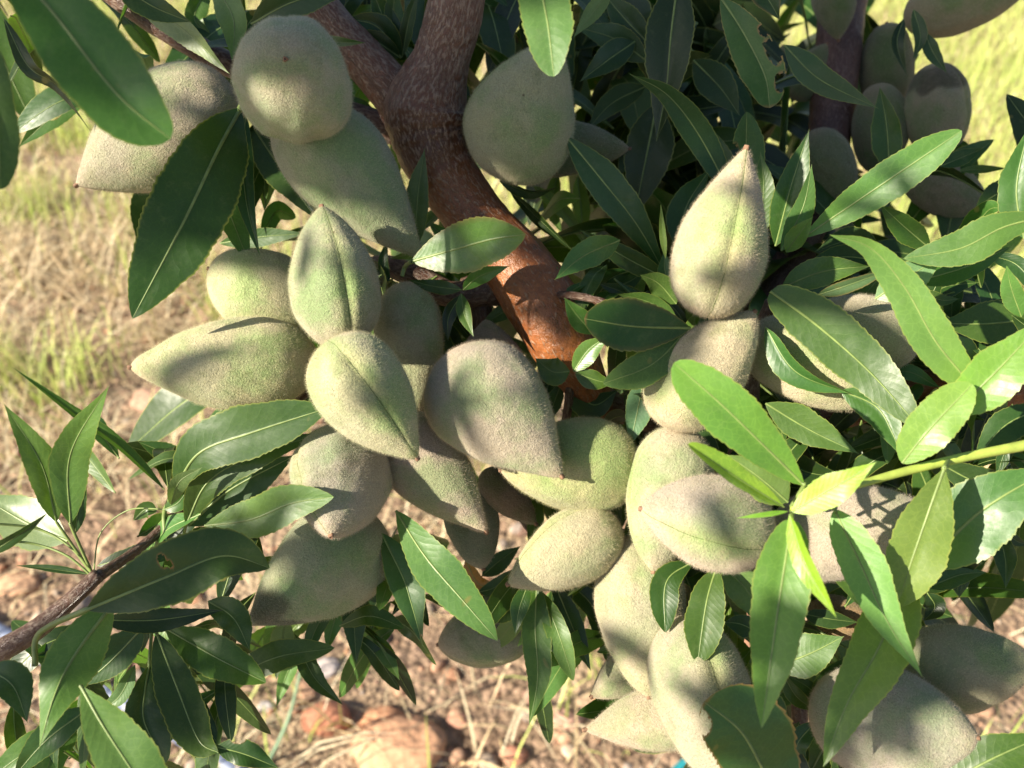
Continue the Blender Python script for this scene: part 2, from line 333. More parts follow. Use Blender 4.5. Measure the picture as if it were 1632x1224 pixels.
FR = [
 dict(flat=.98,x=464,y=130,d=21.0,L=212,W=178,ang=105,tilt=74,roll=170,tint=(.35,.37,.26),bend=.0,b=.47,a=.5,sut=False,nip=.5,crease=((-66,.16,.52),(-95,.05,.5)),lobe=((-48,.20),(140,-.05)),label='upright round almond at upper left with its brown tip dot facing the viewer'),
 dict(crease=((150,.10),),lobe=((-60,.08),),x=260,y=212,d=23.5,L=290,W=180,ang=214,tilt=5,roll=100,tint=TA,b=0.9,sut=False,bend=-.03,label='tan almond partly behind the big blurred leaf at top left'),
 dict(lobe=((40,.07),(-140,-.04)),crease=((-100,.05),),x=558,y=284,d=22.8,L=325,W=158,ang=-50,tilt=8,roll=100,tint=GR,b=1.1,sut=False,a=0.55,bend=-0.05,label='green almond hanging below the round one, beside the brown fork of the limb'),
 dict(x=835,y=184,d=23.5,L=232,W=178,ang=62,tilt=5,roll=-78,tint=(.33,.34,.21),b=0.9,label='broad shaded almond against the right side of the brown limb fork'),
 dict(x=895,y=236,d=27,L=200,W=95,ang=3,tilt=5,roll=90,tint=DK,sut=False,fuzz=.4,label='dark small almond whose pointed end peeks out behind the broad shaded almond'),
 dict(x=533,y=455,d=21.6,L=232,W=142,ang=99,tilt=4,roll=12,tint=(.36,.36,.25),a=0.58,b=0.78,bend=0,label='almond with a straight dark seam down its middle, tip pointing up'),
 dict(x=432,y=474,d=24.3,L=190,W=140,ang=160,tilt=5,roll=90,tint=LT,b=0.50,sut=False,label='yellowish almond half hidden behind the one with the straight seam'),
 dict(lobe=((-80,.08),),x=374,y=578,d=22.8,L=284,W=146,ang=187,tilt=10,roll=110,tint=LT,b=0.84,nip=.7,sut=False,label='leftmost almond lying level with its pointed tip over the dry grass'),
 dict(x=652,y=548,d=23.6,L=215,W=112,ang=-82,tilt=5,roll=95,tint=(.38,.36,.23),b=0.75,sut=False,label='almond wedged between the straight seam almond and the centre almond, its lower end hidden'),
 dict(x=586,y=632,d=20.3,L=236,W=152,ang=-52,tilt=10,roll=-8,tint=(.42,.42,.27),b=0.92,nip=.5,bend=.0,label='front almond with a diagonal seam ending in a small brown tip'),
 dict(lobe=((-60,.06),),crease=((-60,.05),),x=541,y=766,d=21.4,L=235,W=158,ang=-93,tilt=48,roll=60,tint=(.36,.33,.27),b=0.8,sut=True,label='rounded almond under the front one with its tip turned to the viewer'),
 dict(stain=(.76,.97),lobe=((-80,.06),),x=512,y=905,d=22.4,L=258,W=165,ang=219,tilt=6,roll=-110,tint=(.32,.34,.22),b=1.0,bend=-.04,a=0.5,label='lowest almond of the left cluster, dark at its lower left end'),
 dict(x=692,y=752,d=22.6,L=236,W=132,ang=-53,tilt=8,roll=100,tint=(.38,.32,.26),b=1.03,nip=.8,sut=False,bend=-0.05,label='almond with a nipple shaped tip right of the rounded one in the left cluster'),
 dict(lobe=((20,.04),),x=792,y=656,d=21.4,L=272,W=184,ang=-50,tilt=12,roll=95,tint=(.37,.33,.26),b=1.02,nip=0.5,sut=False,a=0.52,bend=-0.07,label='large brownish almond in the middle of the picture below the orange bark'),
 dict(x=782,y=590,d=24.4,L=150,W=125,ang=100,tilt=5,roll=90,tint=(.26,.20,.15),sut=False,fuzz=.4,tipc=False,label='brown almond showing only its back above the large middle one'),
 dict(crease=((60,.06),),x=916,y=742,d=22.6,L=220,W=155,ang=188,tilt=5,roll=80,tint=(.38,.37,.20),b=0.75,a=.42,sut=False,label='olive green almond just right of the large middle one'),
 dict(x=906,y=878,d=22.2,L=205,W=118,ang=213,tilt=8,roll=60,tint=(.42,.38,.25),b=0.85,nip=.3,label='almond pointing down left under the olive green one'),
 dict(x=1020,y=968,d=22.3,L=250,W=146,ang=-80,tilt=4,roll=100,tint=(.40,.36,.25),a=.45,b=0.72,sut=False,label='long upright almond left of the small dark leaf, below the two clusters'),
 dict(x=1000,y=1070,d=24.0,L=130,W=75,ang=220,tilt=3,roll=90,tint=(.38,.33,.25),sut=False,fuzz=.4,label='small pale almond tip poking out behind the long upright almond'),
 dict(x=1045,y=1143,d=22.8,L=215,W=112,ang=197,tilt=5,roll=90,tint=(.38,.33,.24),b=1.0,nip=.3,sut=False,label='almond at the bottom pointing left over the stony ground'),
 dict(x=1120,y=1112,d=20.6,L=285,W=158,ang=-72,tilt=6,roll=-20,tint=(.36,.335,.25),a=.5,b=0.78,label='tall almond with a curved seam above the brown edged leaf at the bottom'),
 dict(x=1066,y=785,d=21.8,L=235,W=134,ang=-97,tilt=4,roll=70,tint=(.39,.365,.26),a=0.45,b=0.7,label='long pale almond behind the left side of the front right almond'),
 dict(lobe=((-60,.08),),x=1133,y=830,d=19.8,L=215,W=148,ang=172,tilt=20,roll=-25,tint=(.42,.36,.29),a=.45,b=0.72,bend=.0,nip=.2,label='front right almond with a short seam and tip facing left'),
 dict(x=1345,y=848,d=20.6,L=258,W=150,ang=18,tilt=4,roll=90,tint=(.37,.32,.26),b=0.69,sut=False,label='almond behind the yellow green shoot on the right'),
 dict(x=1152,y=384,d=20.4,L=272,W=148,ang=76,tilt=6,roll=10,tint=(.44,.38,.28),a=.5,b=0.99,nip=.35,bend=.02,label='tall almond pointing straight up with a thin seam, upper right'),
 dict(x=1119,y=594,d=21.2,L=232,W=142,ang=54,tilt=4,roll=90,tint=(.46,.40,.27),a=.48,b=0.79,sut=False,label='tan almond directly below the tall upward pointing one'),
 dict(x=1288,y=580,d=21.9,L=235,W=128,ang=-22,tilt=4,roll=90,tint=(.44,.38,.27),b=0.67,sut=False,label='tan almond crossed by the long glossy diagonal leaf'),
 dict(x=1368,y=528,d=22.6,L=170,W=118,ang=-10,tilt=4,roll=90,tint=(.38,.34,.24),b=0.45,sut=False,label='almond showing at the upper right edge of the long diagonal leaf'),
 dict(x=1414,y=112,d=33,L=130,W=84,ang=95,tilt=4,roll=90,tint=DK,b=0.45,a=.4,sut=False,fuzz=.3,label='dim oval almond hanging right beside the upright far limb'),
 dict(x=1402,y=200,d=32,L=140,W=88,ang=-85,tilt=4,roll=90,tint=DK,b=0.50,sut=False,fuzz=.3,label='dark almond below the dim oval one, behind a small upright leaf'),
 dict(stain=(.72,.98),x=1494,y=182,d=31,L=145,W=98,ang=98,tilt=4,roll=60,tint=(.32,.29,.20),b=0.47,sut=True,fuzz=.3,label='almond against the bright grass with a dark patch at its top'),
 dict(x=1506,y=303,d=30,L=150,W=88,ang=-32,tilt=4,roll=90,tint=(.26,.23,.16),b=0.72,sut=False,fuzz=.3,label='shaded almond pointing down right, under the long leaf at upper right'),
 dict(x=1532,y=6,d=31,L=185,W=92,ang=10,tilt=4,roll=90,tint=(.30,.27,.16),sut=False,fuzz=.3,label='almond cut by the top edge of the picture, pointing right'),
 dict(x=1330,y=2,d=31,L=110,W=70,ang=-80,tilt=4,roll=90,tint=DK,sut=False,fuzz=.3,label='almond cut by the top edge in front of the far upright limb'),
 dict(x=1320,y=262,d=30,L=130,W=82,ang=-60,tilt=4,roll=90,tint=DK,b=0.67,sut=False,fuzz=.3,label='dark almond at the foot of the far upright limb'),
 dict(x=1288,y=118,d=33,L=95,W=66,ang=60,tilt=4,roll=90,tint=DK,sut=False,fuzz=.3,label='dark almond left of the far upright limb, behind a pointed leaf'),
 dict(x=1522,y=1065,d=20.8,L=205,W=140,ang=8,tilt=12,roll=-95,tint=(.31,.30,.20),b=0.67,nip=.4,label='grey green almond at the right with a dark tip toward the straw'),
 dict(lobe=((60,.06),(250,.05)),crease=((70,.06),),x=1408,y=1152,d=19.8,L=255,W=172,ang=3,tilt=20,roll=100,tint=(.36,.33,.27),b=0.69,nip=.3,sut=False,label='big almond at the bottom right with a small dark tip on its right end'),
 dict(x=1335,y=985,d=23.5,L=110,W=75,ang=10,tilt=4,roll=90,tint=(.26,.17,.09),sut=False,fuzz=.4,label='brown almond deep between the young leaves at lower right'),
 dict(x=785,y=1005,d=27.5,L=165,W=112,ang=190,tilt=4,roll=-70,tint=(.36,.34,.25),b=0.67,fuzz=.4,label='blurred almond hanging alone behind the lit leaf at bottom centre'),
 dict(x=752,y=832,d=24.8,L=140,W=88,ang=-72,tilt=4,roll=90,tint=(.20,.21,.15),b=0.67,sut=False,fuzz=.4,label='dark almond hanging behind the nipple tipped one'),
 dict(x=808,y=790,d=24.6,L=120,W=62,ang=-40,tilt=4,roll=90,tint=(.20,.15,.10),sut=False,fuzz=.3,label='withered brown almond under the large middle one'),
]
for f in FR: fruit(**f)

# ---------------- the tree ----------------
tree = empty('almond_tree', (0.1, .75, 0), 'almond tree with red brown limbs and toothed green leaves around the almonds', 'tree')

def tube(name, pts, m, rough=.05, nv=40, step=.0012, parent=tree, knots=(), label=None):
    """pts: (x, y, depth cm, width px)"""
    P = np.array([np.append(at(x, y, d / 100), w_ * px(d / 100) / 2) for x, y, d, w_ in pts])
    ln = np.linalg.norm(np.diff(P[:, :3], axis=0), axis=1).sum(); n = max(8, int(ln / step))
    Q = catmull(P, n); C, rad = Q[:, :3], Q[:, 3]
    T = nrm(np.gradient(C, axis=0)); up = nrm(np.cross(T[0], [.3, .2, .9])); Ns = []
    for t in T: up = nrm(up - np.dot(up, t) * t); Ns.append(up)
    Ns = np.array(Ns); Bs = np.cross(T, Ns); ph = np.linspace(0, 2 * math.pi, nv, endpoint=False)
    D = Ns[:, None] * np.cos(ph)[None, :, None] + Bs[:, None] * np.sin(ph)[None, :, None]
    r = np.repeat(rad[:, None], nv, 1)
    if rough:
        for i in range(n):
            for j in range(nv):
                q = Vector((C[i] + D[i, j] * rad[i]).tolist())
                r[i, j] *= 1 + rough * (noise.noise(q * 70) * 1.3 + noise.noise(q * 220) * .55 + noise.noise(q * 700) * .25)
    for (ku, amp, sg) in knots: r *= (1 + amp * np.exp(-((np.linspace(0, 1, n) - ku) / sg) ** 2))[:, None]
    V = (C[:, None] + D * r[..., None]).reshape(-1, 3)
    U, PV = np.meshgrid(np.linspace(0, ln, n), ph / (2 * math.pi) * (2 * math.pi * rad.mean()), indexing='ij')
    caps = [C[0] , C[-1]]; V = np.vstack([V, caps]); k = n * nv
    j = np.arange(nv); c0 = np.stack([(j + 1) % nv, j, np.full(nv, k)], 1); c1 = np.stack([(n - 1) * nv + j, (n - 1) * nv + (j + 1) % nv, np.full(nv, k + 1)], 1)
    uv = np.vstack([np.stack([U.ravel(), PV.ravel()], 1), [[0, 0], [ln, 0]]])
    o = build(name, V, [grid_faces(n, nv, True), c0, c1], [m], uv=uv, parent=parent, origin=C[0])
    if label: o['label'] = label
    return o
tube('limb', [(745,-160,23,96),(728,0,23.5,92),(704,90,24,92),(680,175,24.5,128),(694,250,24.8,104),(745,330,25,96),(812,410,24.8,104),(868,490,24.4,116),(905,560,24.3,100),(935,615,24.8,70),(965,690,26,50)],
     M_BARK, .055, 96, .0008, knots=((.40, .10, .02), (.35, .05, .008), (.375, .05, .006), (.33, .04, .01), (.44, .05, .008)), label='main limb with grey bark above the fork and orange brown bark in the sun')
tube('branch', [(440,-120,24.5,60),(500,0,24.6,66),(560,75,24.8,70),(620,140,24.8,74),(672,205,24.8,70)], M_BARK, .06, 64, .0010)
tube('branch', [(120,-60,25.5,34),(210,12,25.5,36),(290,62,25.3,38),(370,105,25.8,40),(520,170,26,44),(650,215,25.8,50)], M_BARKG, .07, 48, .0012)
tube('branch', [(845,455,25,60),(780,462,25.2,52),(720,470,25.2,44),(660,440,25.4,40),(600,425,25.8,34),(540,470,26,30),(600,640,26,26)], M_BARKG, .08, 48, .0012)
tube('branch', [(752,440,25.3,40),(768,500,25.6,34),(770,580,26,30),(800,720,26,28),(860,850,25.8,24),(1000,880,25,20)], M_BARKG, .08, 40, .0012)
tube('branch', [(1362,-120,33,78),(1345,0,33,74),(1332,110,33,72),(1322,210,33,68),(1295,330,32,66),(1240,460,30,62),(1130,640,28,60),(1000,760,27,55)], M_BARKP, .05, 64, .0012, label='shaded purplish limb standing upright at the back')
tube('branch', [(905,600,25,40),(1010,660,25.5,44),(1180,690,26,46),(1350,660,25.5,44),(1480,612,25,46),(1600,622,25,50),(1720,640,25,52)], M_BARK, .06, 48, .0012)
tube('branch', [(1230,480,23,22),(1200,560,23.5,26),(1190,660,24,30),(1130,760,24,30),(1180,880,24.5,28),(1270,1080,24,26),(1260,1300,24,24)], M_BARKG, .08, 40, .0012)
tube('twig', [(-60,1072,20,42),(0,1038,20,38),(60,1002,20,33),(120,950,20.2,27),(158,915,20.4,24)], M_BARKG, .06, 40, .0010)
tube('twig', [(155,920,20.4,20),(250,850,22,16),(400,700,24,18),(560,560,26,22)], M_BARKG, .06, 24, .0015)
tube('twig', [(905,570,24,16),(908,620,24.2,15),(900,680,24.6,14),(880,760,25,14)], M_BARKG, .1, 24, .0010)
tube('spur', [(890,470,23.6,14),(920,472,22.8,13),(948,478,22.4,12),(962,486,22.3,20),(975,494,22.6,12)], M_BARKG, .25, 24, .0006)
tube('shoot', [(1720,690,19,20),(1632,710,18.6,17),(1540,728,18.4,15),(1440,752,18.1,14),(1370,772,17.8,12),(1300,795,17.4,10),(1262,812,17.1,8)], M_SHOOT, .02, 24, .0010, label='smooth yellow green young shoot at the right')

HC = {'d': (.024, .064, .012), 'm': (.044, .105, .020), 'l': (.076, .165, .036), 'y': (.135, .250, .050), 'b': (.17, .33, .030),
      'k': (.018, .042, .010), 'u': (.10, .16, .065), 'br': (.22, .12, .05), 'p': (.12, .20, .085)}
leaves = []
def leaf_geo(pts, w_, col='m', roll=0, twist=0, fold=16, tip=1.2, base=.88, nu=90, nv=9, holes=(), wave=.06, serr=.024, pet=None, brown=0, camspace=True, hw=None, curl=0.0):
    if camspace: P = np.array([atc(x, y, d / 100) for x, y, d in pts])
    else: P = np.array(pts)
    if camspace:
        fold += random.uniform(-7, 10) if fold > 0 else 0; twist += random.uniform(-34, 34)
        tip = max(tip, .5) * 1.08; bow = random.uniform(-.35, .25) * np.linalg.norm(P[-1] - P[0]) * .16
        P = P.copy(); P[1:-1] *= (1 + bow / np.linalg.norm(P[1:-1], axis=1))[:, None]
    asym = random.uniform(-.09, .09)
    if holes: nv, nu = 29, 140
    C = catmull(P, nu); T = nrm(np.gradient(C, axis=0))
    if camspace: Vw = nrm(-C)
    else: Vw = nrm(np.tile(hw[1], (nu, 1)))
    B = nrm(np.cross(Vw, T)); N = np.cross(T, B)
    u = np.linspace(0, 1, nu); ro = np.radians(roll + twist * (u - .5))[:, None]
    B2 = B * np.cos(ro) + N * np.sin(ro); N2 = -B * np.sin(ro) + N * np.cos(ro)
    a, b = base, tip; K = 1 / ((a / (a + b)) ** a * (b / (a + b)) ** b)
    prof = K * u ** a * (1 - u) ** b
    if camspace:
        half = .90 * w_ * px(np.mean([p[2] for p in pts]) / 100) / 2
        half /= max(.45, math.cos(R(abs(roll))))
    else: half = hw[0]
    L = np.linalg.norm(np.diff(C, axis=0), axis=1).sum()
    nt_ = max(14, L / .0019); vv = np.linspace(-1, 1, nv); fo = R(fold); s1 = random.uniform(0, 50)
    ph1, ph2 = random.uniform(0, 6.3), random.uniform(0, 6.3); f1 = random.uniform(9, 15)
    irr = [np.array([1 + sg * asym + .10 * noise.noise(Vector((z * 5, s1, 7 * sg))) + .03 * noise.noise(Vector((z * 17, s1, 3 * sg))) for z in u]) for sg in (-1, 1)]
    G3 = np.zeros((nu, nv, 3))
    tooth = (u * nt_) % 1.0
    for j, v in enumerate(vv):
        ww = prof * half * irr[int(v > 0)]
        if abs(v) == 1: ww = ww * (1 + serr * (1 - 2 * tooth)) + prof ** .5 * half * serr * .4 * (1 - tooth)
        wv = wave * half * abs(v) ** 1.5 * np.sin(u * f1 + (ph1 if v < 0 else ph2)) * np.sin(u * math.pi)
        x = v * ww * math.cos(fo); z = abs(v) * ww * math.sin(fo) * (1 - .35 * abs(v)) + wv + curl * half * v * v
        G3[:, j] = C + B2 * x[:, None] + N2 * z[:, None]
    U, VV = np.meshgrid(u, vv, indexing='ij')
    fc = grid_faces(nu, nv); sco = np.zeros(nu * nv)
    ctr_u = U.ravel()[fc].mean(1); ctr_v = VV.ravel()[fc].mean(1)
    keep = np.ones(len(fc), bool)
    for (hu, hv, ru, rv) in holes:
        nz = np.array([noise.noise(Vector((a1 * 30, b1 * 5, s1))) for a1, b1 in zip(ctr_u, ctr_v)])
        keep &= (((ctr_u - hu) / ru) ** 2 + ((ctr_v - hv) / rv) ** 2) > 1 + nz * .7
        dd = ((U - hu) / ru) ** 2 + ((VV - hv) / rv) ** 2; sco = np.maximum(sco, np.clip((1.5 - dd.ravel()) * 1.2, 0, 1))
    if brown: sco = np.maximum(sco, (np.abs(VV.ravel()) > .99) * brown); sco = np.maximum(sco, np.clip((U.ravel() - .97) * 30, 0, 1) * .8)
    V = G3.reshape(-1, 3); uv = np.stack([U.ravel(), (VV.ravel() + 1) / 2], 1)
    fc = fc[keep]; mi = np.zeros(len(fc))
    tc = HC[col] if isinstance(col, str) else col
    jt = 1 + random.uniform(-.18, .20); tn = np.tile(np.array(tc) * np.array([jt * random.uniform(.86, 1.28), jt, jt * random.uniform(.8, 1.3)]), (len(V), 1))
    # midrib/petiole as a fine ridge under the blade, running on to the stalk
    rib = C.copy()
    rr = (np.linspace(1, .15, nu) * min(half * .075, .0007))
    if pet is not None:
        PP = np.array([atc(x, y, d / 100) for x, y, d in pet]) if camspace else np.array(pet)
        pc = catmull(np.vstack([PP, C[:1], C[3:4]]), 26)[:-1]
        rib = np.vstack([pc[:-1], C]); rr = np.concatenate([np.full(len(pc) - 1, rr[0] * 1.15), rr])
    k = len(rib); tt = nrm(np.gradient(rib, axis=0)); b0 = nrm(np.cross(tt, np.vstack([np.tile(Vw[0], (k - nu, 1)), Vw]))); n0 = np.cross(tt, b0)
    nm = np.vstack([np.tile(N2[0], (k - nu, 1)), N2])
    ph = np.linspace(0, 2 * math.pi, 6, endpoint=False)
    RV = (rib[:, None] - nm[:, None] * rr[:, None, None] * .35 + (b0[:, None] * np.cos(ph)[None, :, None] + n0[:, None] * np.sin(ph)[None, :, None]) * rr[:, None, None]).reshape(-1, 3)
    rf = grid_faces(k, 6, True, len(V))
    V = np.vstack([V, RV]); uv = np.vstack([uv, np.full((len(RV), 2), .5)]); tn = np.vstack([tn, np.tile([.16, .22, .07], (len(RV), 1))])
    sco = np.concatenate([sco, np.zeros(len(RV))])
    if camspace: V = tow(V)
    return V, np.vstack([fc, rf]), np.concatenate([mi, np.ones(len(rf))]), uv, tn, sco
def addleaf(pts, w_, col='m', d=None, **k):
    if d is not None:
        if isinstance(d, (int, float)): d = (d, d)
        n = len(pts); pts = [(x, y, d[0] + (d[1] - d[0]) * i / (n - 1)) for i, (x, y) in enumerate(pts)]
        if k.get('pet') is not None: k['pet'] = [(x, y, d[0] + .5) if len(q) < 3 else q for q in k['pet'] for x, y in [q[:2]]]
    geo = leaf_geo(pts, w_, col, **k)
    ln = sum(math.dist(pts[i][:2], pts[i + 1][:2]) for i in range(len(pts) - 1))
    cx, cy = np.mean([p[0] for p in pts]), np.mean([p[1] for p in pts])
    vis = 1 if (-60 < cx < 1690 and -60 < cy < 1280) else .2
    lab = k.get('lab'); leaves.append((ln * w_ * vis, geo, None))
A = addleaf
# upper left
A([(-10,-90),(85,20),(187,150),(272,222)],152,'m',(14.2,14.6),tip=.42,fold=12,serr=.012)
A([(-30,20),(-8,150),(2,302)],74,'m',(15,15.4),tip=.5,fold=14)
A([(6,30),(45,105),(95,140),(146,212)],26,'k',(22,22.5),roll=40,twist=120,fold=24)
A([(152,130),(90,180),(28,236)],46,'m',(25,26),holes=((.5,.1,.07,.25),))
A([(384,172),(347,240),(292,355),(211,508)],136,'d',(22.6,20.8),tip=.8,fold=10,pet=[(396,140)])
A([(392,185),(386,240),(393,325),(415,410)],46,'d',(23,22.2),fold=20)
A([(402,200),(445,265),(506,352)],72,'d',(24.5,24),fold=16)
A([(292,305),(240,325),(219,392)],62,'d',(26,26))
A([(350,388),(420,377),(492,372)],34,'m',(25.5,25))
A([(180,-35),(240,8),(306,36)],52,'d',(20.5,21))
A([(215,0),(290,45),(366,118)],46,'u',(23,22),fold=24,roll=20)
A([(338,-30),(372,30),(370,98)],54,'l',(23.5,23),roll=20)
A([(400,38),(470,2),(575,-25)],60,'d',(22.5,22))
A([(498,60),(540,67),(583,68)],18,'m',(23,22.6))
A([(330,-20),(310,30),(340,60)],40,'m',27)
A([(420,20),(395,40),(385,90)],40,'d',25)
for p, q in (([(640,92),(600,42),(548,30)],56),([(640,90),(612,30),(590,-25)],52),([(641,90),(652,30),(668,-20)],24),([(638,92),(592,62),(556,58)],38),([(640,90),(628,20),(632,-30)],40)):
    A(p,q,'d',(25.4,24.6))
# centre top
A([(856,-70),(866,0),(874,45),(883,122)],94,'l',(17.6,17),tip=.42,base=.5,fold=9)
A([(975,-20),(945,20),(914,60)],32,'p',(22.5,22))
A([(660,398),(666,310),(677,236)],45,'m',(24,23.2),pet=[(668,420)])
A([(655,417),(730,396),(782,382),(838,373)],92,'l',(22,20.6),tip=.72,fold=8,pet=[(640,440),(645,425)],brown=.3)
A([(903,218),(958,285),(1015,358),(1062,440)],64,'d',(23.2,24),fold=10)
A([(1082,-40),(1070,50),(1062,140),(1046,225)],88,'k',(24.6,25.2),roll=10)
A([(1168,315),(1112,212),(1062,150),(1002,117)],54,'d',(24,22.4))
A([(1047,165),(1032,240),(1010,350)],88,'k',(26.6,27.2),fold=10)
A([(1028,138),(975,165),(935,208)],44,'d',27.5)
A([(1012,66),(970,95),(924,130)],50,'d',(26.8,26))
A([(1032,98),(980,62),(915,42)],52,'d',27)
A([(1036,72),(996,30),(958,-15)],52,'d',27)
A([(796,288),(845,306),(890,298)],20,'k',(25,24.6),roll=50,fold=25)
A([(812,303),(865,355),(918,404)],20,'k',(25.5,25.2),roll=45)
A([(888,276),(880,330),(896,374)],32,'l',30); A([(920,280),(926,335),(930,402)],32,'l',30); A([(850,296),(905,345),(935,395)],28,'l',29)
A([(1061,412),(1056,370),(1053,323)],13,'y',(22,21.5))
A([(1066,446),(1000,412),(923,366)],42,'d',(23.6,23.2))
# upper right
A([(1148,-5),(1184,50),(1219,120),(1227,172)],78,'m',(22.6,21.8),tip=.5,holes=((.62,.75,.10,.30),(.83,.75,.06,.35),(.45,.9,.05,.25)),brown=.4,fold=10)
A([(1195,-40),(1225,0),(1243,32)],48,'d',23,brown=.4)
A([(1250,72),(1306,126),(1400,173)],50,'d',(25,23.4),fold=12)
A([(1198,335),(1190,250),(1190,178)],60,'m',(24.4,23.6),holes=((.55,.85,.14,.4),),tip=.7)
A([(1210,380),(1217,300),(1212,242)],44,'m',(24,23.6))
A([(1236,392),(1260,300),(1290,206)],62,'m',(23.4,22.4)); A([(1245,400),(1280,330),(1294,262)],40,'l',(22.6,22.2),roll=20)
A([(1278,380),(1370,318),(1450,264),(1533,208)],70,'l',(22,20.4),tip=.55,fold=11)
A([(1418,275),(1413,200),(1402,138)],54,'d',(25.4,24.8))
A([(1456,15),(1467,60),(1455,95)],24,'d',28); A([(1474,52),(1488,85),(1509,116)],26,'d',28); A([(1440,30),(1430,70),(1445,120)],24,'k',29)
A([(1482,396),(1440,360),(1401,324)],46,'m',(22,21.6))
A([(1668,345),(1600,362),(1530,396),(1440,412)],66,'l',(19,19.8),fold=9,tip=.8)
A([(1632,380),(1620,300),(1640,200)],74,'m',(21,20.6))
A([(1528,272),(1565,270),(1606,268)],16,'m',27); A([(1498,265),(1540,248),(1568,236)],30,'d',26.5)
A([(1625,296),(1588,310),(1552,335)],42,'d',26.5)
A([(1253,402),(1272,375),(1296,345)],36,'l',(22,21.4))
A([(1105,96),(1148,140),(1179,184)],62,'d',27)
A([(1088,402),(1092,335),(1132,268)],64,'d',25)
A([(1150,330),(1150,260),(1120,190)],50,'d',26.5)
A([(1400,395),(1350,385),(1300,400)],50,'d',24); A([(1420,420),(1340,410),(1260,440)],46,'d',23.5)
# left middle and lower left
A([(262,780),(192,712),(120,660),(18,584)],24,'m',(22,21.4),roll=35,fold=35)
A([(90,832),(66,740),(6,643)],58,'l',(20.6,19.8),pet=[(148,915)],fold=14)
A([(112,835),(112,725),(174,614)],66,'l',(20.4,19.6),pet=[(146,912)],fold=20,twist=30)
A([(120,850),(126,800),(138,755)],26,'d',(21,20.8),pet=[(146,912)])
A([(108,862),(40,832),(-40,785)],88,'p',(22.8,23.4),fold=8)
A([(304,748),(262,722),(220,704)],44,'d',(24,23.6))
A([(278,782),(318,722),(400,690),(524,650)],98,'m',(21.4,20.6),fold=14,tip=.75,pet=[(262,850),(262,815)],twist=20)
A([(296,838),(332,768),(405,726),(522,688)],66,'m',(21.7,21.4),fold=16,pet=[(290,870)])
A([(300,838),(368,780),(474,724)],84,'d',(22.6,22.4),fold=6)
A([(326,838),(400,828),(466,802),(532,792)],78,'l',(20.4,19.6),tip=.75,fold=10)
A([(272,805),(286,768),(322,745)],30,'u',(21,20.8),roll=20)
A([(-25,888),(30,852),(78,816)],22,'d',(19,18.8),roll=30)
A([(-12,834),(-60,830),(-120,842)],50,'m',20.6,pet=[(146,915),(112,872),(60,843)])
A([(-12,862),(-60,870),(-120,890)],50,'m',20.2,pet=[(146,918),(105,885),(50,866)])
A([(262,812),(285,800),(305,770)],30,'m',21.6,pet=[(149,912),(160,850),(205,813)])
A([(140,915),(75,906),(24,901)],14,'d',(21,20.8),roll=30)
A([(155,902),(205,886),(262,852)],30,'k',23)
A([(138,972),(262,921),(356,886),(430,905)],120,'d',(18.6,19.6),tip=.8,fold=16,holes=((.45,.5,.022,.22),(.475,.3,.012,.14)),pet=[(55,1062),(62,1010)])
A([(160,988),(250,988),(358,972)],46,'k',(20.4,20.8),wave=.15)
A([(332,958),(372,985),(399,1038)],56,'m',(21,20.8),wave=.2)
A([(180,962),(122,1040),(88,1105),(62,1194)],96,'l',(19.2,17.6),fold=-24,twist=55,roll=15)
A([(228,1000),(172,1058),(126,1095)],64,'d',21.4)
A([(262,1000),(340,1045),(424,1088)],74,'m',(21.4,20.8),tip=.75,pet=[(243,990)])
A([(249,1008),(280,1090),(316,1178),(348,1200)],74,'d',(20.8,20),tip=.8,fold=10,wave=.1,pet=[(243,990)])
A([(238,1060),(231,1100),(230,1150),(264,1216)],72,'d',(21.4,21),tip=.6,pet=[(243,990)])
A([(344,1190),(390,1202),(444,1224)],48,'d',(20.2,20.2),wave=.2,holes=((.3,1,.1,.4),))
A([(256,1018),(292,1060),(337,1094)],48,'u',23)
A([(-22,1066),(20,1092),(44,1152)],64,'d',(19,18.6))
A([(128,1092),(165,1158),(215,1235),(268,1320)],98,'l',(17.2,16.6),base=1.0,tip=.6,fold=8)
A([(142,1128),(74,1180),(16,1245)],56,'m',(20,19.6)); A([(128,1100),(135,1170),(130,1250)],22,'m',20.4,roll=30); A([(95,1140),(85,1190),(90,1260)],20,'d',20.6,roll=30)
A([(215,1060),(190,1110),(150,1140)],30,'u',22)
A([(250,815),(232,812),(212,830)],30,'m',22.5); A([(230,870),(290,840),(330,800)],40,'k',23.5)
# left cluster underside
A([(456,983),(448,1030),(440,1084)],44,'p',(24,23.6)); A([(468,1010),(500,1078),(547,1124)],38,'d',(24.4,24))
A([(432,995),(402,1040),(348,1132)],46,'y',(27,27)); A([(478,1030),(455,1080),(440,1128)],30,'l',25.5)
A([(506,985),(470,1000),(455,1040)],36,'l',26)
A([(631,814),(677,886),(742,962),(793,1021)],74,'l',(21.4,19.8),fold=8,tip=.8)
A([(608,850),(642,920),(655,960),(674,1030)],66,'m',(22.4,22),holes=((.97,.3,.06,.7),),twist=20)
A([(572,905),(565,980),(568,1060)],54,'d',(24,23.6)); A([(602,895),(610,925),(606,962)],42,'d',24)
A([(596,955),(606,990),(619,1020)],22,'y',25); A([(596,1012),(615,1045),(637,1084)],30,'l',(24.6,24.2)); A([(532,955),(500,1010),(488,1062)],34,'d',24.5)
A([(545,945),(530,1000),(520,1040)],34,'m',25); A([(620,900),(600,960),(590,1010)],34,'d',25)
A([(856,925),(853,1000),(857,1080),(843,1158)],54,'m',(23.4,22.6),fold=14); A([(842,930),(828,970),(821,1012)],34,'m',(22.9,22.6))
